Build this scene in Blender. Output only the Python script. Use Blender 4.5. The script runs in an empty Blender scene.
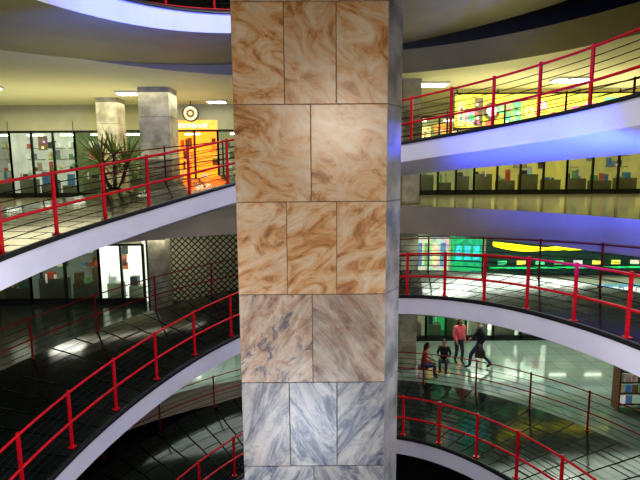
import bpy, math, random
from mathutils import Vector, Matrix
random.seed(7)
S=1.2
sc=bpy.context.scene
sc.view_settings.view_transform='Standard'
try: sc.view_settings.look='Medium High Contrast'
except Exception: sc.view_settings.look='None'
sc.view_settings.exposure=.35
R=math.radians

# ---------------------------------------------------------------- materials
def nmat(name,col,rough=.5,metal=0,emis=None,estr=0,var=.15,scale=6,col2=None,bump=0,spec=.5,coat=0):
    m=bpy.data.materials.new(name); m.use_nodes=True
    nt=m.node_tree; b=nt.nodes['Principled BSDF']
    b.inputs['Roughness'].default_value=rough; b.inputs['Metallic'].default_value=metal
    b.inputs['Specular IOR Level'].default_value=spec
    b.inputs['Coat Weight'].default_value=coat
    tc=nt.nodes.new('ShaderNodeTexCoord'); n=nt.nodes.new('ShaderNodeTexNoise')
    n.inputs['Scale'].default_value=scale; n.inputs['Detail'].default_value=5
    nt.links.new(tc.outputs['Object'],n.inputs['Vector'])
    r=nt.nodes.new('ShaderNodeValToRGB')
    c2=col2 if col2 else tuple(c*(1-var) for c in col)
    r.color_ramp.elements[0].position=.35; r.color_ramp.elements[1].position=.65
    r.color_ramp.elements[0].color=(*c2,1); r.color_ramp.elements[1].color=(*col,1)
    nt.links.new(n.outputs['Fac'],r.inputs['Fac']); nt.links.new(r.outputs['Color'],b.inputs['Base Color'])
    if emis:
        b.inputs['Emission Color'].default_value=(*emis,1); b.inputs['Emission Strength'].default_value=estr
    if bump:
        bp=nt.nodes.new('ShaderNodeBump'); bp.inputs['Strength'].default_value=bump; bp.inputs['Distance'].default_value=.02
        nt.links.new(n.outputs['Fac'],bp.inputs['Height']); nt.links.new(bp.outputs['Normal'],b.inputs['Normal'])
    return m

def vcol_mat(name,rough=.5,em=0):
    m=bpy.data.materials.new(name); m.use_nodes=True; nt=m.node_tree; b=nt.nodes['Principled BSDF']
    a=nt.nodes.new('ShaderNodeVertexColor'); a.layer_name='Col'
    tc=nt.nodes.new('ShaderNodeTexCoord'); v=nt.nodes.new('ShaderNodeTexVoronoi'); v.inputs['Scale'].default_value=9
    nt.links.new(tc.outputs['Object'],v.inputs['Vector'])
    mx=nt.nodes.new('ShaderNodeMix'); mx.data_type='RGBA'; mx.blend_type='OVERLAY'; mx.inputs[0].default_value=.35
    nt.links.new(a.outputs['Color'],mx.inputs[6]); nt.links.new(v.outputs['Color'],mx.inputs[7])
    nt.links.new(mx.outputs[2],b.inputs['Base Color']); b.inputs['Roughness'].default_value=rough
    if em:
        nt.links.new(mx.outputs[2],b.inputs['Emission Color']); b.inputs['Emission Strength'].default_value=em
    return m

def glass_mat():
    m=bpy.data.materials.new('shop_glass'); m.use_nodes=True; nt=m.node_tree; nt.nodes.clear()
    o=nt.nodes.new('ShaderNodeOutputMaterial'); mix=nt.nodes.new('ShaderNodeMixShader')
    t=nt.nodes.new('ShaderNodeBsdfTransparent'); g=nt.nodes.new('ShaderNodeBsdfGlossy'); g.inputs['Roughness'].default_value=.05
    lw=nt.nodes.new('ShaderNodeLayerWeight'); lw.inputs['Blend'].default_value=.3
    t.inputs['Color'].default_value=(.8,.88,.8,1)
    nt.links.new(lw.outputs['Fresnel'],mix.inputs[0]); nt.links.new(t.outputs[0],mix.inputs[1]); nt.links.new(g.outputs[0],mix.inputs[2])
    nt.links.new(mix.outputs[0],o.inputs['Surface']); return m

def marble_mat():
    m=bpy.data.materials.new('column_marble'); m.use_nodes=True; nt=m.node_tree; L=nt.links.new; b=nt.nodes['Principled BSDF']
    uv=nt.nodes.new('ShaderNodeUVMap'); uv.uv_map='UVMap'
    at=nt.nodes.new('ShaderNodeVertexColor'); at.layer_name='Col'
    sep=nt.nodes.new('ShaderNodeSeparateColor'); L(at.outputs['Color'],sep.inputs[0])
    mp=nt.nodes.new('ShaderNodeMapping'); mp.inputs['Scale'].default_value=(.8,1.4,1); L(uv.outputs[0],mp.inputs[0])
    n=nt.nodes.new('ShaderNodeTexNoise'); n.inputs['Scale'].default_value=2.6; n.inputs['Detail'].default_value=14; n.inputs['Roughness'].default_value=.70; n.inputs['Distortion'].default_value=1.5
    L(mp.outputs[0],n.inputs['Vector'])
    rw=nt.nodes.new('ShaderNodeValToRGB'); e=rw.color_ramp.elements
    e[0].position=.30; e[0].color=(.22,.08,.02,1); e[1].position=.72; e[1].color=(.80,.68,.50,1)
    for p,c in ((.39,(.42,.19,.06,1)),(.445,(.60,.33,.13,1)),(.49,(.68,.44,.23,1)),(.54,(.68,.50,.31,1)),(.62,(.76,.60,.41,1))):
        x=e.new(p); x.color=c
    L(n.outputs['Fac'],rw.inputs[0])
    mpc=nt.nodes.new('ShaderNodeMapping'); mpc.inputs['Scale'].default_value=(.5,2.0,1); L(uv.outputs[0],mpc.inputs[0])
    nc=nt.nodes.new('ShaderNodeTexNoise'); nc.inputs['Scale'].default_value=2.4; nc.inputs['Detail'].default_value=14; nc.inputs['Roughness'].default_value=.74; nc.inputs['Distortion'].default_value=1.3
    L(mpc.outputs[0],nc.inputs['Vector'])
    rc=nt.nodes.new('ShaderNodeValToRGB'); e=rc.color_ramp.elements
    e[0].position=.34; e[0].color=(.03,.042,.07,1); e[1].position=.68; e[1].color=(.60,.58,.53,1)
    for p,c in ((.41,(.08,.10,.14,1)),(.46,(.22,.23,.26,1)),(.53,(.43,.42,.40,1))):
        x=e.new(p); x.color=c
    L(nc.outputs['Fac'],rc.inputs[0])
    mx=nt.nodes.new('ShaderNodeMix'); mx.data_type='RGBA'; L(sep.outputs[1],mx.inputs[0]); L(rc.outputs[0],mx.inputs[6]); L(rw.outputs[0],mx.inputs[7])
    mp2=nt.nodes.new('ShaderNodeMapping'); mp2.inputs['Scale'].default_value=(1.1,2.0,1); mp2.inputs['Location'].default_value=(5,3,0); L(uv.outputs[0],mp2.inputs[0])
    n2=nt.nodes.new('ShaderNodeTexNoise'); n2.inputs['Scale'].default_value=3.4; n2.inputs['Detail'].default_value=10; n2.inputs['Roughness'].default_value=.8; n2.inputs['Distortion'].default_value=.8
    L(mp2.outputs[0],n2.inputs['Vector'])
    rv=nt.nodes.new('ShaderNodeValToRGB'); rv.color_ramp.elements[0].position=.40; rv.color_ramp.elements[0].color=(1,1,1,1); rv.color_ramp.elements[1].position=.49; rv.color_ramp.elements[1].color=(0,0,0,1)
    L(n2.outputs['Fac'],rv.inputs[0])
    mu=nt.nodes.new('ShaderNodeMath'); mu.operation='MULTIPLY'; L(rv.outputs[0],mu.inputs[0]); L(sep.outputs[2],mu.inputs[1])
    m3=nt.nodes.new('ShaderNodeMix'); m3.data_type='RGBA'; L(mu.outputs[0],m3.inputs[0]); L(mx.outputs[2],m3.inputs[6]); m3.inputs[7].default_value=(.05,.065,.10,1)
    hs=nt.nodes.new('ShaderNodeHueSaturation'); hs.inputs['Saturation'].default_value=1.05
    ma=nt.nodes.new('ShaderNodeMath'); ma.operation='MULTIPLY_ADD'; ma.inputs[1].default_value=.3; ma.inputs[2].default_value=.72; L(sep.outputs[0],ma.inputs[0]); L(ma.outputs[0],hs.inputs['Value'])
    L(m3.outputs[2],hs.inputs['Color']); L(hs.outputs[0],b.inputs['Base Color'])
    b.inputs['Roughness'].default_value=.3
    return m

def deck_mat():
    m=bpy.data.materials.new('ramp_deck_rubber'); m.use_nodes=True; nt=m.node_tree; L=nt.links.new; b=nt.nodes['Principled BSDF']
    uv=nt.nodes.new('ShaderNodeUVMap'); uv.uv_map='UVMap'
    br=nt.nodes.new('ShaderNodeTexBrick'); br.offset=.5; br.inputs['Scale'].default_value=1
    br.inputs['Brick Width'].default_value=.8; br.inputs['Row Height'].default_value=.42; br.inputs['Mortar Size'].default_value=.016
    br.inputs['Color1'].default_value=(.008,.014,.012,1); br.inputs['Color2'].default_value=(.015,.022,.019,1); br.inputs['Mortar'].default_value=(.002,.002,.002,1)
    mp=nt.nodes.new('ShaderNodeMapping'); mp.inputs['Rotation'].default_value=(0,0,R(90)); L(uv.outputs[0],mp.inputs[0]); L(mp.outputs[0],br.inputs['Vector'])
    L(br.outputs['Color'],b.inputs['Base Color'])
    n=nt.nodes.new('ShaderNodeTexNoise'); n.inputs['Scale'].default_value=3; n.inputs['Detail'].default_value=6; L(uv.outputs[0],n.inputs[0])
    mr=nt.nodes.new('ShaderNodeMapRange'); mr.inputs[3].default_value=.04; mr.inputs[4].default_value=.18; L(n.outputs['Fac'],mr.inputs[0])
    mr2=nt.nodes.new('ShaderNodeMath'); mr2.operation='MULTIPLY_ADD'; L(br.outputs['Fac'],mr2.inputs[0]); mr2.inputs[1].default_value=.5; L(mr.outputs[0],mr2.inputs[2]); L(mr2.outputs[0],b.inputs['Roughness'])
    sp=nt.nodes.new('ShaderNodeMath'); sp.operation='MULTIPLY_ADD'; L(br.outputs['Fac'],sp.inputs[0]); sp.inputs[1].default_value=-.28; sp.inputs[2].default_value=.36; L(sp.outputs[0],b.inputs['Specular IOR Level'])
    bp=nt.nodes.new('ShaderNodeBump'); bp.inputs['Strength'].default_value=.3; bp.inputs['Distance'].default_value=.01; L(br.outputs['Fac'],bp.inputs['Height']); bp.invert=True; L(bp.outputs[0],b.inputs['Normal'])
    return m

def tile_mat(name,c1,c2,mort,size,rough):
    m=bpy.data.materials.new(name); m.use_nodes=True; nt=m.node_tree; L=nt.links.new; b=nt.nodes['Principled BSDF']
    tc=nt.nodes.new('ShaderNodeTexCoord'); br=nt.nodes.new('ShaderNodeTexBrick'); br.offset=0
    br.inputs['Scale'].default_value=1; br.inputs['Brick Width'].default_value=size; br.inputs['Row Height'].default_value=size; br.inputs['Mortar Size'].default_value=.008
    br.inputs['Color1'].default_value=(*c1,1); br.inputs['Color2'].default_value=(*c2,1); br.inputs['Mortar'].default_value=(*mort,1)
    L(tc.outputs['Object'],br.inputs['Vector']); 
    n=nt.nodes.new('ShaderNodeTexNoise'); n.inputs['Scale'].default_value=2; n.inputs['Detail'].default_value=8; L(tc.outputs['Object'],n.inputs[0])
    mx=nt.nodes.new('ShaderNodeMix'); mx.data_type='RGBA'; mx.blend_type='MULTIPLY'; mx.inputs[0].default_value=.3
    L(br.outputs['Color'],mx.inputs[6]); L(n.outputs['Color'],mx.inputs[7]); L(mx.outputs[2],b.inputs['Base Color'])
    b.inputs['Roughness'].default_value=rough; return m

M_white=nmat('fascia_white_paint',(.84,.83,.92),.4,var=.08,scale=1.5)
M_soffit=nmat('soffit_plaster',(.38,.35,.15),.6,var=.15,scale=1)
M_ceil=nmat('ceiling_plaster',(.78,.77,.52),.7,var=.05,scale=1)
M_edge=nmat('slab_edge_plaster',(.58,.52,.39),.6,var=.18,scale=1)
M_wall=nmat('wall_plaster',(.46,.46,.32),.7,var=.1,scale=2)
M_dark=nmat('dark_frame',(.012,.014,.012),.35)
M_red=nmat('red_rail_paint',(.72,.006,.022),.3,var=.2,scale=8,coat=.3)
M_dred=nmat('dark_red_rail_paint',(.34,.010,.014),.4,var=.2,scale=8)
M_wire=nmat('steel_wire',(.03,.03,.03),.35,.6)
M_deck=deck_mat(); M_marble=marble_mat(); M_glass=glass_mat()
M_joint=nmat('joint_grout',(.20,.16,.12),.8)
M_graystone=nmat('polished_grey_stone',(.42,.42,.42),.14,var=.5,scale=3,col2=(.18,.20,.19))
M_colstone=nmat('hall_column_stone',(.58,.55,.43),.35,var=.4,scale=3,col2=(.30,.29,.22))
M_floorA=tile_mat('lobby_floor_tiles',(.40,.40,.28),(.35,.35,.25),(.2,.2,.13),.6,.12)
M_floorG=tile_mat('ground_floor_tiles',(.24,.28,.25),(.19,.23,.21),(.10,.12,.11),.6,.09)
M_floorM=tile_mat('mezzanine_floor_tiles',(.02,.024,.02),(.014,.018,.015),(.005,.005,.005),.5,.18)
M_base=nmat('basement_floor',(.05,.06,.06),.15)
M_goods=vcol_mat('shop_goods_glow',.5,.25)  # slight self-glow added so the goods look brightly lit
M_poster=vcol_mat('poster_glow',.4,.7)  # emission added to brighten posters and signs, no light box behind them
M_shelf=nmat('shop_shelf',(.4,.38,.3),.5)
M_lamp=nmat('lamp_diffuser',(1,1,.9),.5,emis=(1,1,.86),estr=8)
M_lampf=nmat('lamp_frame',(.7,.7,.65),.4)

# ---------------------------------------------------------------- mesh builder
class MB:
    def __init__(s): s.v=[];s.f=[];s.m=[];s.c=[];s.uv=[];s.sm=[];s.mats=[]
    def mi(s,m):
        if m not in s.mats: s.mats.append(m)
        return s.mats.index(m)
    def face(s,idx,m,col=(1,1,1),uv=None,smooth=False):
        s.f.append(idx); s.m.append(s.mi(m)); s.c.append(col); s.uv.append(uv or [(0,0)]*len(idx)); s.sm.append(smooth)
    def quad(s,p,m,col=(1,1,1),uv=None,smooth=False):
        n=len(s.v); s.v+= [tuple(q) for q in p]; s.face(list(range(n,n+len(p))),m,col,uv,smooth)
    def box(s,x0,x1,y0,y1,z0,z1,m,col=(1,1,1)):
        n=len(s.v)
        s.v+=[(x0,y0,z0),(x1,y0,z0),(x1,y1,z0),(x0,y1,z0),(x0,y0,z1),(x1,y0,z1),(x1,y1,z1),(x0,y1,z1)]
        for q in ((0,3,2,1),(4,5,6,7),(0,1,5,4),(1,2,6,5),(2,3,7,6),(3,0,4,7)):
            s.face([n+i for i in q],m,col,[(0,0),(1,0),(1,1),(0,1)])
    def disc(s,cx,cz,r,y0,y1,mat,col,k=20):
        a=len(s.v)
        for y in (y0,y1):
            for i in range(k): s.v.append((cx+r*math.cos(2*math.pi*i/k),y,cz+r*math.sin(2*math.pi*i/k)))
        s.face([a+i for i in range(k)],mat,col); s.face([a+k+i for i in range(k)][::-1],mat,col)
        for i in range(k): s.face([a+i,a+k+i,a+k+(i+1)%k,a+(i+1)%k],mat,col)
    def grid(s,rows,m,uvs=None,smooth=True,col=(1,1,1)):
        n=len(s.v); w=len(rows[0])
        for r in rows: s.v+=[tuple(p) for p in r]
        for i in range(len(rows)-1):
            for j in range(w-1):
                uv=[uvs[i][j],uvs[i][j+1],uvs[i+1][j+1],uvs[i+1][j]] if uvs else None
                s.face([n+i*w+j,n+i*w+j+1,n+(i+1)*w+j+1,n+(i+1)*w+j],m,col,uv,smooth)
    def tube(s,pts,r,m,sides=6,col=(1,1,1),cap=True):
        pts=[Vector(p) for p in pts]; rr=r if isinstance(r,(list,tuple)) else [r]*len(pts)
        n=len(s.v)
        for i,p in enumerate(pts):
            d=(pts[min(i+1,len(pts)-1)]-pts[max(i-1,0)]).normalized()
            up=Vector((0,0,1)) if abs(d.z)<.9 else Vector((1,0,0))
            a=d.cross(up).normalized(); b=a.cross(d)
            for k in range(sides):
                t=2*math.pi*k/sides; s.v.append(tuple(p+a*math.cos(t)*rr[i]+b*math.sin(t)*rr[i]))
        for i in range(len(pts)-1):
            for k in range(sides):
                k2=(k+1)%sides
                s.face([n+i*sides+k,n+i*sides+k2,n+(i+1)*sides+k2,n+(i+1)*sides+k],m,col,None,True)
        if cap:
            s.face([n+k for k in range(sides)][::-1],m,col); s.face([n+(len(pts)-1)*sides+k for k in range(sides)],m,col)
    def ball(s,c,r,m,seg=12,rings=8,col=(1,1,1),f=None):
        rows=[]
        for i in range(rings+1):
            t=math.pi*i/rings; row=[]
            for j in range(seg+1):
                a=2*math.pi*j/seg; d=Vector((math.sin(t)*math.cos(a),math.sin(t)*math.sin(a),math.cos(t)))
                p=Vector((c[0]+d.x*r[0],c[1]+d.y*r[1],c[2]+d.z*r[2]))
                if f: p=f(p,d)
                row.append(p)
            rows.append(row)
        s.grid(rows,m,None,True,col)
    def build(s,name,parent=None,loc=None,rot=None):
        me=bpy.data.meshes.new(name); me.from_pydata(s.v,[],s.f)
        for m in s.mats: me.materials.append(m)
        ca=me.color_attributes.new('Col','FLOAT_COLOR','CORNER'); uvl=me.uv_layers.new(name='UVMap')
        li=0
        for i,p in enumerate(me.polygons):
            p.material_index=s.m[i]; p.use_smooth=s.sm[i]
            for k in range(len(s.f[i])):
                ca.data[li].color=(*s.c[i],1); uvl.data[li].uv=s.uv[i][k]; li+=1
        o=bpy.data.objects.new(name,me); sc.collection.objects.link(o)
        if parent: o.parent=parent
        if loc: o.location=loc
        if rot: o.rotation_euler=rot
        return o
def empty(name,loc=(0,0,0)):
    e=bpy.data.objects.new(name,None); sc.collection.objects.link(e); e.location=loc; e.empty_display_size=.2; return e

# ---------------------------------------------------------------- ramp geometry
XC,YC,EA,EB=.1,5.4,4.0,5.4
T=[(-230,-1.9),(-180,-1.6),(-130,-1.42),(-90,-1.22),(-60,-.86),(-27,-.27),(0,.2),(23,.52),(50,.74),(70,.86),(90,.98),(130,1.3),(180,1.6),(230,1.78)]
H=3.2
def g(t):
    tt=t
    n=math.floor((t+180)/360); t=t-360*n
    for i in range(1,len(T)-2):
        if T[i][0]<=t<=T[i+1][0]: break
    x0,y0=T[i];x1,y1=T[i+1]
    m0=(T[i+1][1]-T[i-1][1])/(T[i+1][0]-T[i-1][0]); m1=(T[i+2][1]-T[i][1])/(T[i+2][0]-T[i][0])
    h=x1-x0;u=(t-x0)/h
    z=(2*u**3-3*u*u+1)*y0+(u**3-2*u*u+u)*h*m0+(-2*u**3+3*u*u)*y1+(u**3-u*u)*h*m1
    z+=n*H
    k=(tt-272)/85
    if abs(k)<1: z+=.50*math.cos(k*math.pi/2)**2
    k=(tt+85)/62
    if abs(k)<1: z+=.12*math.cos(k*math.pi/2)**2
    return z
def W(t): return 3.3-.35*math.sin(R(t))
def P(t,off,z):
    a=R(t); n=Vector((math.sin(a)/EA,math.cos(a)/EB)).normalized()
    return Vector((XC+EA*math.sin(a)+n.x*off,YC+EB*math.cos(a)+n.y*off,z))
T0,T1=-900,500
TH=.38
ts=[T0+4*i for i in range(int((T1-T0)/4)+1)]
mb=MB(); top=[];uvt=[];fin=[];bot=[];fout=[];hau=[];hau2=[];s=0;prev=None
for t in ts:
    z=g(t); w=W(t); q=P(t,1.5,0)
    if prev is not None: s+=(q-prev).length
    prev=q
    offs=[0,w*.33,w*.66,w]
    top.append([P(t,o,z) for o in offs]); uvt.append([(s,o) for o in offs])
    fin.append([P(t,0,z-TH),P(t,0,z)])
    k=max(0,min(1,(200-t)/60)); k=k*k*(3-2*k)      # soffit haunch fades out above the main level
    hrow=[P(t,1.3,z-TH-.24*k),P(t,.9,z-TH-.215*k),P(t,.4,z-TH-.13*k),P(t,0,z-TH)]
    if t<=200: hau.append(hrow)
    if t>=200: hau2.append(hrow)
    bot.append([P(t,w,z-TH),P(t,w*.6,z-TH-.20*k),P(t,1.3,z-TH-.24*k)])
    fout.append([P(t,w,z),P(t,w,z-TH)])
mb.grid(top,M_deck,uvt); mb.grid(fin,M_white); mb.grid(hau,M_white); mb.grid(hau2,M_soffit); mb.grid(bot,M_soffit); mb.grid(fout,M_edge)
mb.grid([[P(t,-.012,g(t)-.035),P(t,-.012,g(t)+.03),P(t,.05,g(t)+.03),P(t,.06,g(t)+.001)] for t in ts],M_dark)
mb.build('spiral_ramp')

def railing(name,offf,t0,t1,mat,step,rt,wires,midh,ps):
    root=empty(name)
    a=MB(); n=int((t1-t0)/3); tt=[t0+(t1-t0)*i/n for i in range(n+1)]
    def line(h): return [P(t,offf(t),g(t)+h) for t in tt]
    a.tube(line(.88),rt,mat,8); a.tube(line(midh),rt*1.1,mat,8)
    a.build('rails',root)
    b=MB()
    for h in wires: b.tube(line(h),.007,M_wire,4)
    b.build('wires',root)
    c=MB(); t=t0
    while t<=t1:
        p=P(t,offf(t),g(t)); q=P(t+.5,offf(t),g(t)); d=(q-p); d.z=0; d.normalize(); nn=Vector((-d.y,d.x,0))
        def bar(w1,w2,z0,z1):
            k=len(c.v)
            for zz in (z0,z1):
                for sx,sy in ((-1,-1),(1,-1),(1,1),(-1,1)):
                    r=p+d*w1*sx+nn*w2*sy; c.v.append((r.x,r.y,p.z+zz))
            for f in ((0,3,2,1),(4,5,6,7),(0,1,5,4),(1,2,6,5),(2,3,7,6),(3,0,4,7)): c.face([k+i for i in f],mat)
        bar(ps,ps*.6,0,.92); bar(ps*2,ps*2,0,.015)
        t+=step
    c.build('posts',root)
    return root
railing('ramp_railing',lambda t:.17,-876,235,M_red,10.6,.021,(.15,.27,.52,.63,.74),.40,.025)
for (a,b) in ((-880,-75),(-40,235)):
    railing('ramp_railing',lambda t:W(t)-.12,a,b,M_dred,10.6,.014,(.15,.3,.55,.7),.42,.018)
railing('ramp_railing',lambda t:1.3,240,480,M_red,10.6,.021,(.15,.27,.52,.63,.74),.40,.025)

# ---------------------------------------------------------------- floor plates with elliptical well
def plate(name,z1,z0,mtop,mbot,medge,x0,x1,y0,y1,ang=(0,360),gap=.04):
    mb=MB(); n=96; a0,a1=ang; inn=[];out=[]
    for i in range(n+1):
        t=a0+(a1-a0)*i/n; p=P(t,W(t)+gap,0); d=Vector((p.x-XC,p.y-YC)); 
        k=1e9
        if d.x>1e-6: k=min(k,(x1-XC)/d.x)
        if d.x<-1e-6: k=min(k,(x0-XC)/d.x)
        if d.y>1e-6: k=min(k,(y1-YC)/d.y)
        if d.y<-1e-6: k=min(k,(y0-YC)/d.y)
        inn.append((p.x,p.y)); out.append((XC+d.x*k,YC+d.y*k))
    mb.grid([[(*o,z1),(*i,z1)] for i,o in zip(inn,out)],mtop,smooth=False)
    mb.grid([[(*i,z0),(*o,z0)] for i,o in zip(inn,out)],mbot,smooth=False)
    mb.grid([[(*i,z1),(*i,z0)] for i in inn],medge,smooth=True)
    mb.grid([[(*o,z0),(*o,z1)] for o in out],medge,smooth=False)
    if ang!=(0,360):
        for k in (0,-1):
            mb.quad([(*inn[k],z0),(*out[k],z0),(*out[k],z1),(*inn[k],z1)],medge)
    return mb.build(name)
plate('floor',-1.0,-1.75,M_floorA,M_ceil,M_edge,-16,16,-7,20.9)
plate('ceiling',3.1,2.5,M_base,M_ceil,M_soffit,-16,16,-7,20.9)
plate('floor_ground',-6.0,-6.6,M_floorG,M_ceil,M_edge,-16,16,-7,20.9)
plate('floor_mezzanine',-4.2,-4.6,M_floorM,M_ceil,M_edge,-16,16,-7,16.0,ang=(-95,-4))
b=MB(); b.box(-16,16,-7,20.9,-9.4,-9.2,M_base); b.build('floor_basement')
b=MB(); b.box(-16,16,-7,20.9,6.9,7.1,M_soffit); b.build('roof')
b=MB(); b.box(-16.2,-16,-7,20.9,-9.2,7,M_wall); b.build('wall_left')
b=MB(); b.box(16,16.2,-7,20.9,-9.2,7,M_wall); b.build('wall_right')
b=MB(); b.box(-16.2,16.2,-7.2,-7,-9.2,7,M_wall); b.build('wall_near')
b=MB(); b.box(-16.2,16.2,20.9,21.1,-9.2,7,M_wall); b.build('wall_back')

# ---------------------------------------------------------------- central marble column
mb=MB(); X0,X1,Y0=-.833,.667,5.0; h=.945; zb=.63
XR,YR,YB=.85,5.3,6.2
prof=[(X0+.01,Y0+.012),(X1-.005,Y0+.012),(XR-.012,YR),(XR-.012,YB),(X0+.01,YB)]
for i in range(5):
    p,q=prof[i],prof[(i+1)%5]
    mb.quad([(*p,-9.2),(*q,-9.2),(*q,6.9),(*p,6.9)],M_joint)
gp=.003
def slab(p,q,z0,z1,m,col,ang,nrm):
    p=Vector(p);q=Vector(q);d=(q-p).normalized(); L=(q-p).length
    a=p+d*gp; b_=q-d*gp; z0+=gp; z1-=gp; n=Vector(nrm)*.012
    o=Vector((random.uniform(0,50),random.uniform(0,50))); ca,sa=math.cos(ang),math.sin(ang)
    def uv(u,v): return (u*ca-v*sa+o.x,u*sa+v*ca+o.y)
    u=[uv(0,0),uv(L,0),uv(L,z1-z0),uv(0,z1-z0)]
    e=.003
    f=[(a.x,a.y,z0),(b_.x,b_.y,z0),(b_.x,b_.y,z1),(a.x,a.y,z1)]
    fr=[(a.x+d.x*e,a.y+d.y*e,z0+e),(b_.x-d.x*e,b_.y-d.y*e,z0+e),(b_.x-d.x*e,b_.y-d.y*e,z1-e),(a.x+d.x*e,a.y+d.y*e,z1-e)]
    bk=[(x-n.x,y-n.y,z) for x,y,z in f]; f2=[(x-n.x*.3,y-n.y*.3,z) for x,y,z in f]
    mb.quad(fr,m,col,u)
    for i in range(4):
        j=(i+1)%4
        mb.quad([f2[i],f2[j],fr[j],fr[i]],m,col,[u[i],u[j],u[j],u[i]])
        mb.quad([bk[i],bk[j],f2[j],f2[i]],m,col,[u[i],u[j],u[j],u[i]])
nch=Vector((YR-Y0,-(XR-X1))).normalized()
for r in range(-6,11):
    z1=zb-h*(r-1); z0=z1-h
    third=(r%2==0)
    if r<=1: warm,gv=1.0,.0  # row tone mixes stone colour with painted-in warm-to-cool lighting
    elif r==2: warm,gv=.84,.0
    elif r==3: warm,gv=.42,.12
    else: warm,gv=.03,.4
    nn=3 if third else 2
    for k in range(nn):
        a=X0+(X1-X0)*k/nn; c=X0+(X1-X0)*(k+1)/nn
        if r<=1: ang=random.choice([R(35),R(50),R(-35),R(20)])
        elif r==2: ang=R(-40)+random.uniform(-.3,.3)
        elif r==3: ang=R(-60) if k==0 else R(50)
        else: ang=R([-60,-75,-55][k]) if k!=1 else R(62)
        gg=.8 if (r==3 and k==0) else gv
        slab((a,Y0),(c,Y0),z0,z1,M_marble,(random.random(),max(0,min(1,warm+random.uniform(-.08,.08))),gg),ang,(0,-1))
    slab((X1,Y0),(XR,YR),z0,z1,M_graystone,(.5,.2,.4),R(70),(nch.x,nch.y))
    slab((XR,YR),(XR,YB),z0,z1,M_graystone,(.5,.2,.4),R(70),(1,0))
    slab((X0,YB),(X0,Y0),z0,z1,M_marble,(random.random(),warm,gv),R(40),(-1,0))
mb.build('marble_column')

# ---------------------------------------------------------------- hall columns
def hallcol(x,y,w,z0,z1):
    m=MB(); n=max(1,round((z1-z0)/.9)); 
    m.box(x-w/2+.01,x+w/2-.01,y-w/2+.01,y+w/2-.01,z0,z1,M_joint)
    for i in range(n):
        a=z0+(z1-z0)*i/n; b_=z0+(z1-z0)*(i+1)/n
        m.box(x-w/2,x+w/2,y-w/2,y+w/2,a+.006,b_-.006,M_colstone)
    m.build('stone_column')
hallcol(-5.0,16.0,.92,-1,2.5); hallcol(-7.3,18.0,.72,-1,2.5)
hallcol(2.62,14.7,.5,-1,2.5); hallcol(2.62,14.7,.5,-6,-1.75)
hallcol(-4.75,14.6,.5,-4.2,-1.75)

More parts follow.
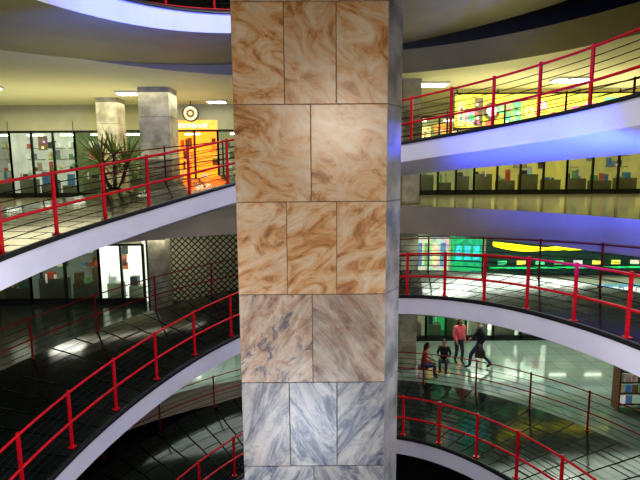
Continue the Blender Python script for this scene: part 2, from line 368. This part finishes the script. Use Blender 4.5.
# ---------------------------------------------------------------- shops
PAL=[(.35,.3,.2),(.12,.08,.05),(.5,.48,.4),(.05,.05,.05),(.6,.55,.3),(.2,.22,.18),(.8,.78,.7),(.45,.1,.06),(.08,.18,.3),(.15,.3,.12)]
BRI=[(.8,.1,.08),(.9,.55,.05),(.1,.25,.6),(.9,.8,.3),(.1,.5,.2),(.8,.25,.4),(.95,.85,.1),(.1,.08,.05),(.9,.9,.8),(.85,.35,.05)]
def shop(x0,x1,y,z0,z1,wallc,posters=0,sign=None,glow=.8,pal=PAL,bays=3):
    root=empty('shop_front'); d=1.2; zt=z1-.38
    mw=nmat('shop_interior_glow',wallc,.7,emis=wallc,estr=glow*.5,scale=1.2,var=.5)  # interior walls emit their own colour, standing in for shop lighting
    m=MB()
    m.box(x0,x1,y+d,y+d+.05,z0,z1,mw); m.box(x0,x0+.04,y,y+d,z0,z1,mw); m.box(x1-.04,x1,y,y+d,z0,z1,mw)
    m.box(x0,x1,y,y+d,z1-.05,z1,mw)
    m.build('interior',root)
    # lit tubes inside
    l=MB(); xx=x0+.4
    while xx+.7<x1: l.box(xx,xx+.6,y+.5,y+.56,zt-.12,zt-.07,M_lamp); xx+=1.3
    l.build('tube_lights',root)
    f=MB(); 
    for i in range(bays+1):
        xx=x0+(x1-x0)*i/bays; f.box(xx-.035,xx+.035,y-.04,y+.04,z0,zt,M_dark)
    f.box(x0,x1,y-.04,y+.04,z0,z0+.18,M_dark); f.box(x0,x1,y-.04,y+.04,zt-.05,zt+.03,M_dark)
    f.box(x0+(x1-x0)/bays*.45,x0+(x1-x0)/bays*.5,y-.07,y-.04,z0+.7,z0+1.0,M_lampf)
    f.build('frame',root)
    gl=MB(); gl.quad([(x0,y,z0+.18),(x1,y,z0+.18),(x1,y,zt-.05),(x0,y,zt-.05)],M_glass); gl.build('glass',root)
    sg=MB(); sc_=sign or (.5,.5,.42)
    sg.box(x0+.02,x1-.02,y-.08,y+.1,zt+.03,z1,M_poster if sign else M_wall,sc_)
    if sign:
        xx=x0+.3
        while xx<x1-.5:
            ww=random.uniform(.08,.2); hh=random.uniform(.12,.2)
            sg.box(xx,xx+ww,y-.1,y-.08,zt+.1,zt+.1+hh,M_goods,(.95,.95,.9) if sum(sc_)<1.6 else (.1,.1,.3)); xx+=ww+.05
    sg.build('sign',root)
    # window display: low counter, wall shelves and irregular goods
    sh=MB(); go=MB()
    for i in range(bays):
        a=x0+(x1-x0)*i/bays+.12; c=x0+(x1-x0)*(i+1)/bays-.12
        kind=random.random(); ch=random.uniform(.45,.8)
        sh.box(a,c,y+.2,y+.55,z0,z0+ch,M_shelf)
        xx=a+.03
        while xx<c-.2:
            ww=random.uniform(.06,.24); hh=random.uniform(.08,.55)
            go.box(xx,xx+ww,y+.25,y+.25+ww,z0+ch,z0+ch+hh,M_goods,random.choice(pal)); xx+=ww+random.uniform(.02,.15)
        if kind<.6:
            for zz in (z0+1.05,z0+1.5,z0+1.95):
                if zz>zt-.3: continue
                sh.box(a,c,y+.85,y+1.15,zz-.03,zz,M_shelf); xx=a
                while xx<c-.2:
                    ww=random.uniform(.05,.16); hh=random.uniform(.1,.36)
                    if random.random()<.8: go.box(xx,xx+ww,y+.9,y+1.1,zz,zz+hh,M_goods,random.choice(pal))
                    xx+=ww+random.uniform(.01,.1)
        else:
            for q in range(4):
                ww=random.uniform(.12,.3); cx_=random.uniform(a+ww,max(a+ww+.01,c-ww)); cz_=random.uniform(z0+1.0,zt-.3)
                go.box(cx_-ww/2,cx_+ww/2,y+1.14,y+1.19,cz_-ww*.6,cz_+ww*.6,M_goods,random.choice(pal))
    sh.build('counter',root); go.build('goods',root)
    if posters:
        po=MB()
        for i in range(posters):
            cx=x0+(x1-x0)*(i+.5)/posters+random.uniform(-.05,.05); ww=random.uniform(.14,.26); hz=random.uniform(.12,.3); cz=zt-.40-random.random()*.35
            po.box(cx-ww,cx+ww,y-.03,y-.012,cz-hz,cz+hz,M_poster,random.choice(BRI))
            for j in range(4):
                c2=random.choice(BRI); a=random.uniform(-ww*.7,ww*.3)
                po.box(cx+a,cx+a+ww*.5,y-.036,y-.03,cz-hz*.8+j*hz*.4,cz-hz*.5+j*hz*.4,M_poster,c2)
        po.build('posters',root)
    return root
YA=19.6
for (a,b_,wc,kw) in [
 (-15.9,-11.9,(.42,.42,.34),dict(glow=.7,bays=4)),(-11.9,-9.4,(.62,.62,.52),dict(glow=.9,posters=1)),(-9.4,-6.6,(.25,.3,.14),dict(glow=.6)),
 (-6.6,-5.7,(.3,.2,.05),dict(glow=.6,bays=1)),
 (-5.7,-3.9,(1.0,.33,.03),dict(glow=2.4,sign=(.95,.45,.08),bays=2,pal=[(1,.4,.05),(.9,.8,.2),(.5,.1,.03),(.9,.9,.8),(.1,.05,.02)])),
 (-3.9,0,(.4,.38,.2),{}),(0,3.2,(.4,.4,.2),{}),
 (3.2,6.0,(.42,.42,.18),dict(posters=5,glow=.8,bays=4)),(6.0,9.6,(.55,.48,.12),dict(posters=10,glow=.9,bays=4,sign=(.6,.5,.08))),
 (9.6,12.6,(.5,.44,.14),dict(posters=8,glow=.8,sign=(.55,.5,.1))),(12.6,15.9,(.35,.36,.15),dict(posters=5,glow=.7))]:
    shop(a,b_,YA,-1.0,2.35 if a>3 else 1.9,wc,**kw)
b=MB(); b.box(-16,3.2,YA-.06,YA+.1,1.9,2.5,M_wall); b.box(3.2,16,YA-.06,YA+.1,2.35,2.5,M_wall); b.build('trim_1')
# colourful mural frieze hung from the ceiling (upper right)
m=MB(); YF=16.4; fx0,fx1,fz0,fz1=4.35,12.4,1.30,2.34
m.box(fx0,fx1,YF,YF+.08,fz0,fz1,M_poster,(.55,.45,.06))
m.box(fx0-.05,fx1+.05,YF-.02,YF+.1,fz1,fz1+.05,M_dark); m.box(fx0-.05,fx1+.05,YF-.02,YF+.1,fz0-.05,fz0,M_dark)
xx=fx0
while xx<fx1: m.tube([(xx+.05,YF+.04,fz1),(xx+.05,YF+.04,2.49)],.02,M_dark,6); xx+=1.3
xx=fx0+.08
while xx<fx1-.5:
    ww=random.uniform(.22,.5)
    if random.random()<.55:
        c=random.choice(BRI); rr=random.uniform(.14,.28); cz_=random.uniform(fz0+.30,fz1-.30)
        m.disc(xx+ww/2,cz_,rr,YF-.02,YF,M_poster,c); m.disc(xx+ww/2,cz_,rr*.6,YF-.03,YF-.02,M_poster,random.choice(BRI)); m.disc(xx+ww/2,cz_,rr*.25,YF-.04,YF-.03,M_poster,random.choice(BRI))
        m.box(xx,xx+ww*.7,YF-.025,YF,fz0+.05,fz0+.2,M_poster,random.choice(BRI))
    else:
        m.box(xx,xx+ww*.85,YF-.02,YF,fz0+.06,fz1-random.uniform(.05,.4),M_poster,random.choice(BRI))
        for j in range(5):
            a=xx+random.uniform(0,ww*.5); zz=fz0+.12+j*.14
            m.box(a,a+ww*.3,YF-.03,YF-.02,zz,zz+.09,M_poster,random.choice(BRI))
    xx+=ww+random.uniform(-.02,.05)
m.build('mural_frieze')
YG=17.0
WH=[(.9,.9,.85),(.7,.75,.7),(.5,.1,.08),(.2,.4,.25),(.85,.85,.8)]
for (a,b_,wc,kw) in [
 (-15.9,-8,(.5,.5,.45),dict(glow=.6)),(-8,-3,(.6,.62,.58),dict(glow=.9,sign=(.8,.8,.75))),(-3,2.4,(.4,.4,.3),{}),
 (2.4,3.7,(.3,.3,.2),dict(bays=1,posters=2)),
 (3.7,5.1,(.04,.38,.14),dict(bays=2,posters=3,sign=(.03,.4,.15),glow=.9)),
 (5.1,8.0,(.85,.95,.85),dict(glow=2.6,sign=(.9,.9,.9),bays=3,pal=WH)),
 (8.0,11.5,(.4,.42,.3),dict(glow=.8,sign=(.1,.25,.3))),(11.5,15.9,(.35,.22,.08),dict(glow=.6,sign=(.3,.08,.03)))]:
    shop(a,b_,YG,-6.0,-4.0,wc,**kw)
b=MB(); b.box(-16,16,YG+.02,YG+.2,-4.0,-1.75,M_wall); b.build('wall_hall')
def signboard(x0,x1,y,z0,z1,c):
    m=MB(); m.box(x0,x1,y-.08,y,z0,z1,M_poster,c)
    m.box(x0-.04,x1+.04,y-.1,y,z0-.05,z0,M_dark); m.box(x0-.04,x1+.04,y-.1,y,z1,z1+.05,M_dark)
    return m
m=signboard(2.4,4.4,YG,-3.5,-2.3,(.30,.32,.24))
for i in range(7): m.box(2.5+i*.27,2.68+i*.27,YG-.1,YG-.08,-3.3,-2.5,M_goods,random.choice(PAL))
m.build('shop_signboard')
m=signboard(4.5,5.6,YG,-3.5,-2.2,(.01,.22,.09))
for i in range(3):
    m.box(4.65+i*.3,4.85+i*.3,YG-.1,YG-.08,-3.1,-2.6,M_poster,(.03,.35,.4))
m.build('shop_signboard')
m=signboard(5.7,12.5,YG,-3.6,-2.2,(.006,.02,.012))
rows=[]
for i in range(71):
    x=5.9+i*.08; t=i/70; zc=-2.55-.10*math.sin(t*7)-.32*t; hw=.045+.07*abs(math.sin(t*8+.5))
    rows.append([(x,YG-.1,zc-hw),(x,YG-.1,zc+hw)])
m.grid(rows,M_poster,smooth=False,col=(.95,.80,.01))
m.box(5.8,12.4,YG-.1,YG-.08,-3.42,-3.36,M_poster,(.02,.4,.12))
for i in range(9):
    x=6.1+i*.65; m.box(x,x+.3,YG-.11,YG-.08,-3.28,-3.14,M_poster,random.choice([(.6,.55,.08),(.05,.4,.15),(.4,.4,.35)]))
m.build('shop_signboard')
m=signboard(12.6,15.9,YG,-3.5,-2.2,(.5,.1,.05)); m.build('shop_signboard')
YM=15.6
shop(-15.9,-9.2,YM,-4.2,-1.9,(.12,.07,.03),glow=.7,pal=[(.3,.18,.06),(.1,.06,.03),(.7,.6,.4),(.05,.10,.08),(.5,.5,.4)],bays=6)
shop(-9.2,-7.0,YM,-4.2,-1.9,(.2,.22,.18),glow=.6,bays=2)
shop(-7.0,-5.6,YM,-4.2,-1.9,(.75,.8,.72),glow=1.6,bays=2)
shop(-2.4,-.4,YM,-4.2,-1.9,(.5,.5,.4),glow=.7,bays=3)
b=MB(); b.box(-16,-.4,YM-.02,YM+.1,-1.9,-1.75,M_wall); b.box(-5.6,-2.4,YM+.3,YM+.4,-4.2,-1.9,M_ceil); b.build('trim_2')
m=MB(); M_lat=nmat('lattice_steel',(.05,.05,.045),.4,.3)
lx0,lx1=-5.5,-2.5
m.box(lx0,lx0+.06,YM,YM+.06,-4.2,-1.95,M_lat); m.box(lx1-.06,lx1,YM,YM+.06,-4.2,-1.95,M_lat); m.box(lx0,lx1,YM,YM+.06,-2.0,-1.95,M_lat)
def clip(pa,pb):
    (x0_,z0_),(x1_,z1_)=pa,pb
    t0=max(0,(lx0-x0_)/(x1_-x0_)); t1=min(1,(lx1-x0_)/(x1_-x0_))
    if t1<=t0: return None
    return (x0_+(x1_-x0_)*t0,z0_+(z1_-z0_)*t0),(x0_+(x1_-x0_)*t1,z0_+(z1_-z0_)*t1)
for i in range(-12,16):
    for sgn in (1,-1):
        xa=lx0+i*.2; xb=xa+2.3
        pa=[xa,-4.2]; pb=[xb,-1.95]
        if sgn<0: pa[1],pb[1]=pb[1],pa[1]
        c=clip(pa,pb)
        if c: m.tube([(c[0][0],YM+.03,c[0][1]),(c[1][0],YM+.03,c[1][1])],.018,M_lat,4)
m.build('lattice_shutter')

# ---------------------------------------------------------------- ceiling lights
def clight(x,y,z,w=.9,d=.5):
    m=MB(); m.box(x-w/2-.04,x+w/2+.04,y-d/2-.04,y+d/2+.04,z-.06,z-.005,M_lampf); m.box(x-w/2,x+w/2,y-d/2,y+d/2,z-.08,z-.06,M_lamp)
    m.build('ceiling_light')
for p in ((-6.1,16.5),(-3.7,18.6)): clight(*p,2.5,.6,.4)
for p in ((3.3,15.2),(7.1,14.6)): clight(*p,2.5,.9,.5)
for p in ((-9.6,15.2),(10.5,15.5)): clight(*p,2.5,.35,.35)
for p in ((4,15.2),(7.5,15),(-8,14.3),(11,15.5)): clight(*p,-1.75)
m=MB(); cx,cy,cz=-4.65,18.6,2.05
m.disc(cx,cz,.30,cy-.03,cy+.03,M_dark,(0,0,0)); m.disc(cx,cz,.25,cy-.04,cy-.03,M_goods,(.75,.7,.45)); m.disc(cx,cz,.15,cy-.05,cy-.04,M_goods,(.15,.10,.05)); m.disc(cx,cz,.07,cy-.06,cy-.05,M_goods,(.8,.7,.4))
m.tube([(cx,cy,cz+.3),(cx,cy,2.49)],.015,M_dark,6); m.build('hanging_round_sign')

# ---------------------------------------------------------------- yucca plant
M_leaf=nmat('leaf_green',(.42,.46,.08),.45,var=.4,scale=5,col2=(.16,.22,.03)); M_bark=nmat('bark',(.16,.10,.05),.8,bump=.5,scale=20); M_pot=nmat('pot_terracotta',(.25,.16,.1),.6); M_soil=nmat('soil',(.03,.02,.015),.9)
def plant(x,y,z,s=1.0,n=40):
    root=empty('potted_yucca',(x,y,z)); m=MB()
    m.tube([(0,0,0),(0,0,.05),(0,0,.42),(0,0,.45),(0,0,.5)],[.22,.24,.30,.33,.33],M_pot,20); m.build('pot',root)
    m=MB(); m.tube([(0,0,.5),(0,0,.51)],[.29,.28],M_soil,16); m.build('soil',root)
    m=MB(); heads=[(0.05,0,1.4),(-.38,.1,1.2),(.40,-.05,1.15)]
    for hx,hy,hz in heads: m.tube([(hx*.2,hy*.2,.48),(hx*.6,hy*.6,.7),(hx,hy,hz)],[.06,.05,.045],M_bark,8)
    m.build('trunks',root)
    m=MB()
    for hx,hy,hz in heads:
        for i in range(n):
            a=random.uniform(0,6.28); e=random.uniform(-.35,1.3); L=random.uniform(.8,1.2)*s; rows=[]
            side=Vector((-math.sin(a),math.cos(a),0))
            for k in range(6):
                t=k/5; r=L*t*math.cos(e); zz=L*t*math.sin(e)-.28*t*t*L*max(0,math.cos(e)); w=.042*(1-t)**.6*(.6+t if t<.4 else 1)+.002
                c=Vector((hx+r*math.cos(a),hy+r*math.sin(a),hz+zz)); rows.append([c-side*w,c+Vector((0,0,-.01)),c+side*w])
            m.grid(rows,M_leaf)
    m.build('leaves',root)
plant(-5.75,14.1,-1.0,1.0)

# magazine rack and stools
m=MB(); M_wood=nmat('rack_wood',(.22,.11,.05),.5)
x,y=7.75,11.9
for dx in (-.35,.35): m.box(x+dx-.02,x+dx+.02,y-.15,y+.15,-6,-4.9,M_wood)
for i in range(4):
    m.box(x-.35,x+.35,y-.15+.05*i,y+.15,-5.85+.26*i,-5.82+.26*i,M_wood)
    for k in range(4): m.box(x-.32+k*.165,x-.18+k*.165,y-.12+.05*i,y-.09+.05*i,-5.82+.26*i,-5.62+.26*i,M_goods,random.choice(PAL))
m.build('magazine_rack')
M_seat=nmat('stool_seat',(.05,.05,.06),.5)
def stool(x,y,z,h=.36):
    m=MB(); m.tube([(x,y,z+h-.05),(x,y,z+h)],.16,M_seat,16)
    for a in (45,135,225,315):
        m.tube([(x+.11*math.cos(R(a)),y+.11*math.sin(R(a)),z+h-.05),(x+.15*math.cos(R(a)),y+.15*math.sin(R(a)),z)],.012,M_lampf,6)
    m.build('low_stool')

# ---------------------------------------------------------------- people
M_skin=nmat('skin',(.45,.24,.15),.5,var=.08); M_hair=nmat('hair',(.02,.014,.01),.5,scale=40); M_shoe=nmat('shoe',(.02,.02,.02),.4); M_eye=nmat('eye_dark',(.01,.01,.01),.2); M_lip=nmat('lips',(.35,.1,.08),.4)
def person(loc,yaw,J,topm,botm,scale=.83,longhair=False,extra=None,bulk=1):
    root=empty('person',loc); root.rotation_euler=(0,0,yaw); root.scale=(scale,)*3
    names=list(J.keys()); idx={k:i for i,k in enumerate(names)}
    E=[('pelvis','spine'),('spine','chest'),('chest','neck'),('neck','headb')]
    for s_ in 'LR':
        E+=[('chest','sh'+s_),('sh'+s_,'el'+s_),('el'+s_,'wr'+s_),('wr'+s_,'pa'+s_),('pelvis','hip'+s_),('hip'+s_,'kn'+s_),('kn'+s_,'an'+s_),('an'+s_,'toe'+s_)]
    Rr={'pelvis':(.15*bulk,.115*bulk),'spine':(.14*bulk,.105*bulk),'chest':(.17*bulk,.115*bulk),'neck':(.056,.056),'headb':(.05,.05)}
    for s_ in 'LR':
        Rr.update({'sh'+s_:(.068*bulk,.068*bulk),'el'+s_:(.05*bulk,.05*bulk),'wr'+s_:(.033,.033),'pa'+s_:(.04,.022),'hip'+s_:(.098,.1),'kn'+s_:(.066,.066),'an'+s_:(.045,.048),'toe'+s_:(.042,.032)})
    me=bpy.data.meshes.new('body_skel'); me.from_pydata([J[k] for k in names],[(idx[a],idx[b_]) for a,b_ in E],[])
    tmp=bpy.data.objects.new('tmp',me); sc.collection.objects.link(tmp)
    md=tmp.modifiers.new('s','SKIN'); md.use_smooth_shade=True; sd=tmp.modifiers.new('d','SUBSURF'); sd.levels=2; sd.render_levels=2
    for k in names:
        v=me.skin_vertices[0].data[idx[k]]; v.radius=Rr[k]; v.use_root=(k=='pelvis')
    dg=bpy.context.evaluated_depsgraph_get(); nm=bpy.data.meshes.new_from_object(tmp.evaluated_get(dg))
    bpy.data.objects.remove(tmp)
    for mt in (topm,botm,M_skin,M_shoe): nm.materials.append(mt)
    V={k:Vector(J[k]) for k in names}
    def dist(p,a,b_):
        ab=b_-a; t=max(0,min(1,(p-a).dot(ab)/ab.length_squared)); return (p-a-ab*t).length,t
    for f in nm.polygons:
        c=f.center; best=min(((*dist(c,V[a],V[b_]),a,b_) for a,b_ in E),key=lambda q:q[0]); _,t,a,b_=best
        if b_=='spine': mi=1 if t<.15 else 0
        elif b_[:2] in('hi','kn'): mi=1
        elif b_[:2]=='an': mi=1 if t<.95 else 3
        elif b_[:3]=='toe': mi=3
        elif b_[:2]=='pa' : mi=2
        elif b_=='headb': mi=2
        elif b_=='neck': mi=0 if t<.85 else 2
        else: mi=0
        f.material_index=mi; f.use_smooth=True
    o=bpy.data.objects.new('body',nm); sc.collection.objects.link(o); o.parent=root
    hc=V['headb']+Vector((0,.025,.09)); m=MB()
    def shp(p,d):
        if d.z<-.2: p.x=hc.x+(p.x-hc.x)*(1+.35*(d.z+.2)); 
        if d.z<-.3 and d.y>0: p.y+=.01
        return p
    m.ball(hc,(.075,.092,.115),M_skin,16,12,f=shp)
    m.ball((hc.x,hc.y+.092,hc.z-.015),(.014,.02,.024),M_skin,8,6)
    for sx in(-1,1):
        m.ball((hc.x+sx*.03,hc.y+.083,hc.z+.012),(.011,.008,.007),M_eye,8,6); m.ball((hc.x+sx*.077,hc.y-.005,hc.z-.005),(.012,.022,.032),M_skin,8,6)
    m.ball((hc.x,hc.y+.084,hc.z-.055),(.022,.009,.007),M_lip,8,6); m.build('head',root)
    m=MB()
    def hs(p,d):
        if d.y>.2 and d.z<.45: p.y=min(p.y,hc.y+.03)
        return p
    m.ball((hc.x,hc.y-.012,hc.z+.022),(.088,.098,.112),M_hair,16,12,f=hs)
    if longhair: m.tube([(hc.x,hc.y-.06,hc.z+.04),(hc.x,hc.y-.085,hc.z-.08),(hc.x,hc.y-.08,hc.z-.2),(hc.x,hc.y-.07,hc.z-.27)],[.07,.075,.06,.015],M_hair,10)
    m.build('hair',root)
    m=MB()
    for s_ in 'LR':
        w=V['wr'+s_]; p=V['pa'+s_]; d=(p-w).normalized(); sgn=1 if s_=='R' else -1
        side=Vector((0,1,0)); side=(side-d*side.dot(d)).normalized(); inn=d.cross(side)*(-sgn)
        for k in range(4):
            b0=p+side*(.026-.0175*k)+d*.012; L=[.07,.078,.072,.055][k]
            m.tube([b0,b0+d*L*.45+inn*.006,b0+d*L*.75+inn*.02,b0+d*L*.9+inn*.036],[.0095,.009,.008,.006],M_skin,6)
        b0=w+d*.03+side*.025; m.tube([b0,b0+side*.028+d*.025,b0+side*.034+d*.055+inn*.01],[.012,.0105,.008],M_skin,6)
    m.build('hands',root)
    if extra: extra(root,V)
    return root
def stand(stride=0,arm=0):
    return dict(pelvis=(0,0,.93),spine=(0,.0,1.08),chest=(0,.02,1.3),neck=(0,.03,1.47),headb=(0,.04,1.54),
     shL=(-.17,.01,1.38),elL=(-.23,-.04-arm*.12,1.12),wrL=(-.23,.06-arm*.1,.90),paL=(-.23,.08-arm*.1,.83),
     shR=(.17,.01,1.38),elR=(.23,.0+arm*.1,1.12),wrR=(.22,.12+arm*.16,.93),paR=(.22,.15+arm*.18,.87),
     hipL=(-.095,0,.88),knL=(-.10,.05+stride*.30,.49),anL=(-.10,.0+stride*.40,.09),toeL=(-.11,.15+stride*.42,.035),
     hipR=(.095,0,.88),knR=(.10,.03-stride*.08,.49),anR=(.10,.0-stride*.5,.12+stride*.06),toeR=(.11,.14-stride*.48,.035))
def sit():
    d=stand()
    sh=-.45
    for k in d:
        if k[:2] not in('kn','an','to'): d[k]=(d[k][0],d[k][1]+(d[k][2]-.93)*.15,d[k][2]+sh)
    for s_,sx in (('L',-1),('R',1)):
        d['kn'+s_]=(sx*.12,.42,.47); d['an'+s_]=(sx*.12,.40,.09); d['toe'+s_]=(sx*.13,.55,.035)
        d['el'+s_]=(sx*.25,.08,.68); d['wr'+s_]=(sx*.17,.30,.62); d['pa'+s_]=(sx*.15,.37,.59)
    return d
M_jk=nmat('dark_jacket',(.02,.022,.03),.7); M_jean=nmat('jeans',(.03,.05,.12),.8); M_pink=nmat('pink_coat',(.95,.16,.20),.7); M_grey=nmat('grey_trousers',(.05,.05,.06),.8); M_rs=nmat('red_shirt',(.45,.05,.03),.7); M_bagm=nmat('bag_leather',(.05,.03,.02),.5)
def bag(root,V):
    p=V['paL']; m=MB(); x,y,z=p.x,p.y,p.z
    rows=[]
    for zz,k in ((z-.10,.8),(z-.2,1),(z-.36,1.05),(z-.38,.9)):
        rows.append([(x+.05*k*a,y+.15*k*b_,zz) for a,b_ in ((-1,-1),(1,-1),(1,1),(-1,1),(-1,-1))])
    m.grid(rows,M_bagm,smooth=False); m.quad(rows[0][:4],M_bagm); m.quad(rows[-1][:4][::-1],M_bagm)
    m.tube([(x,y-.1,z-.1),(x,y-.06,z-.03),(x,y,z-.015),(x,y+.06,z-.03),(x,y+.1,z-.1)],.009,M_bagm,6); m.build('handbag',root)
person((4.80,14.5,-6.0),R(70),stand(.75,1),M_jk,M_jean,.92,extra=bag,bulk=1.2)
person((4.28,14.9,-6.0),R(200),stand(.15,.2),M_pink,M_grey,.84,longhair=True,bulk=1.5)
stool(2.98,13.95,-6.0,.29); person((2.98,13.95,-6.0),R(-100),sit(),M_rs,M_jean,.80,longhair=True)
stool(3.72,14.45,-6.0,.29); person((3.72,14.45,-6.0),R(160),sit(),M_jk,M_grey,.76)

# ---------------------------------------------------------------- lights
def area(name,loc,target,size,energy,col,sy=None):
    l=bpy.data.lights.new(name,'AREA'); l.energy=energy; l.color=col; l.size=size*S
    if sy: l.shape='RECTANGLE'; l.size_y=sy*S
    o=bpy.data.objects.new(name,l); sc.collection.objects.link(o); o.location=loc
    o.rotation_euler=(Vector(target)-Vector(loc)).to_track_quat('-Z','Y').to_euler(); return o
def spot(name,loc,target,energy,col,ang,blend=.6,rad=.15):
    l=bpy.data.lights.new(name,'SPOT'); l.energy=energy; l.color=col; l.spot_size=R(ang); l.spot_blend=blend; l.shadow_soft_size=rad
    o=bpy.data.objects.new(name,l); sc.collection.objects.link(o); o.location=loc
    o.rotation_euler=(Vector(target)-Vector(loc)).to_track_quat('-Z','Y').to_euler(); return o
YEL=(1,.93,.60)
area('lamp_lobby_left',(-8,16.8,2.35),(-8,16.8,0),9,280,YEL,4)
area('lamp_lobby_right',(8,15.8,2.35),(8,15.8,0),9,340,YEL,4)
area('bounce_fill_lobby_left',(-8,16.2,.35),(-8,16.2,3),9,90,YEL,3)  # added upward fill, stands in for bounce onto the lobby ceiling
area('bounce_fill_lobby_right',(8,14.6,.95),(8,14.6,3),9,100,YEL,2)  # same added ceiling fill for the right side, no fixture here
area('bounce_fill_soffit_left',(-4.6,10.6,.5),(-4.2,10.6,3),2.5,10,YEL,1.5)  # added fill brightening the ramp underside in place of floor bounce
area('bounce_fill_soffit_right',(4.0,11.0,1.35),(3.8,11,4),2.5,13,YEL,1.5)  # added underside fill on the right, no fixture here
area('lamp_hall_right',(7,15.0,-1.9),(7,15.0,-5),8,290,(.86,1,.84),2.5)
area('lamp_mezz_left',(-8,14.6,-1.9),(-8,15.6,-5),8,70,(1,.95,.75),1)
area('lamp_hall_left',(-5,14.5,-4.8),(-5,14.5,-6),6,90,(.9,1,.9),2)
area('fill_ramp_near',(.4,-1.4,1.0),(0,5,-.1),1.4,205,(1,.90,.78),.6)  # added warm front fill for column and fascias, unseen above the camera
area('fill_void_low',(-.3,1.2,-4.6),(-.2,6,-3.0),1.6,95,(.80,.87,1),1)  # added cool fill for the lower column, hangs free in the well
area('fill_void_top',(0,8.2,6.6),(0,8.2,0),3.2,380,(.82,.86,1),2)  # cool fill put in under the closed roof, which has no opening
area('fill_void_left',(-2.6,3.4,-1.6),(-4.2,9,-2.4),1.0,95,(.88,.88,1),.8)  # added fill in the well to brighten fascias and slab edges
area('fill_void_right',(2.8,3.4,-1.6),(4.0,10,-2.4),1.0,90,(.94,.91,.97),.8)  # matching added fill for the right side of the well
BL=(.03,.07,1)
spot('lamp_blue_right',(2.9,6.2,-1.5),(4.6,8.9,.35),1900,BL,78)
spot('lamp_blue_topleft',(-1.4,7.2,1.2),(-3.1,9.4,2.9),1000,BL,95)
spot('lamp_blue_topright',(1.6,8.0,2.0),(2.4,10.3,3.5),260,BL,70)
w=bpy.data.worlds.new('world'); sc.world=w; w.use_nodes=True
w.node_tree.nodes['Background'].inputs[0].default_value=(.5,.55,.6,1); w.node_tree.nodes['Background'].inputs[1].default_value=.2

# ---------------------------------------------------------------- camera
cam=bpy.data.cameras.new('camera'); cam.sensor_width=36; cam.lens=500/640*36
co=bpy.data.objects.new('camera',cam); sc.collection.objects.link(co); co.location=(0,0.02,0)
co.rotation_euler=(Matrix.Rotation(R(82),3,'X')@Matrix.Rotation(R(-.4),3,'Z')).to_euler(); sc.camera=co
cam.clip_start=.05
# real-world scale
for o in sc.objects:
    if o.parent is None:
        o.location=o.location*S
        if o.type in('MESH','EMPTY'): o.scale=o.scale*S
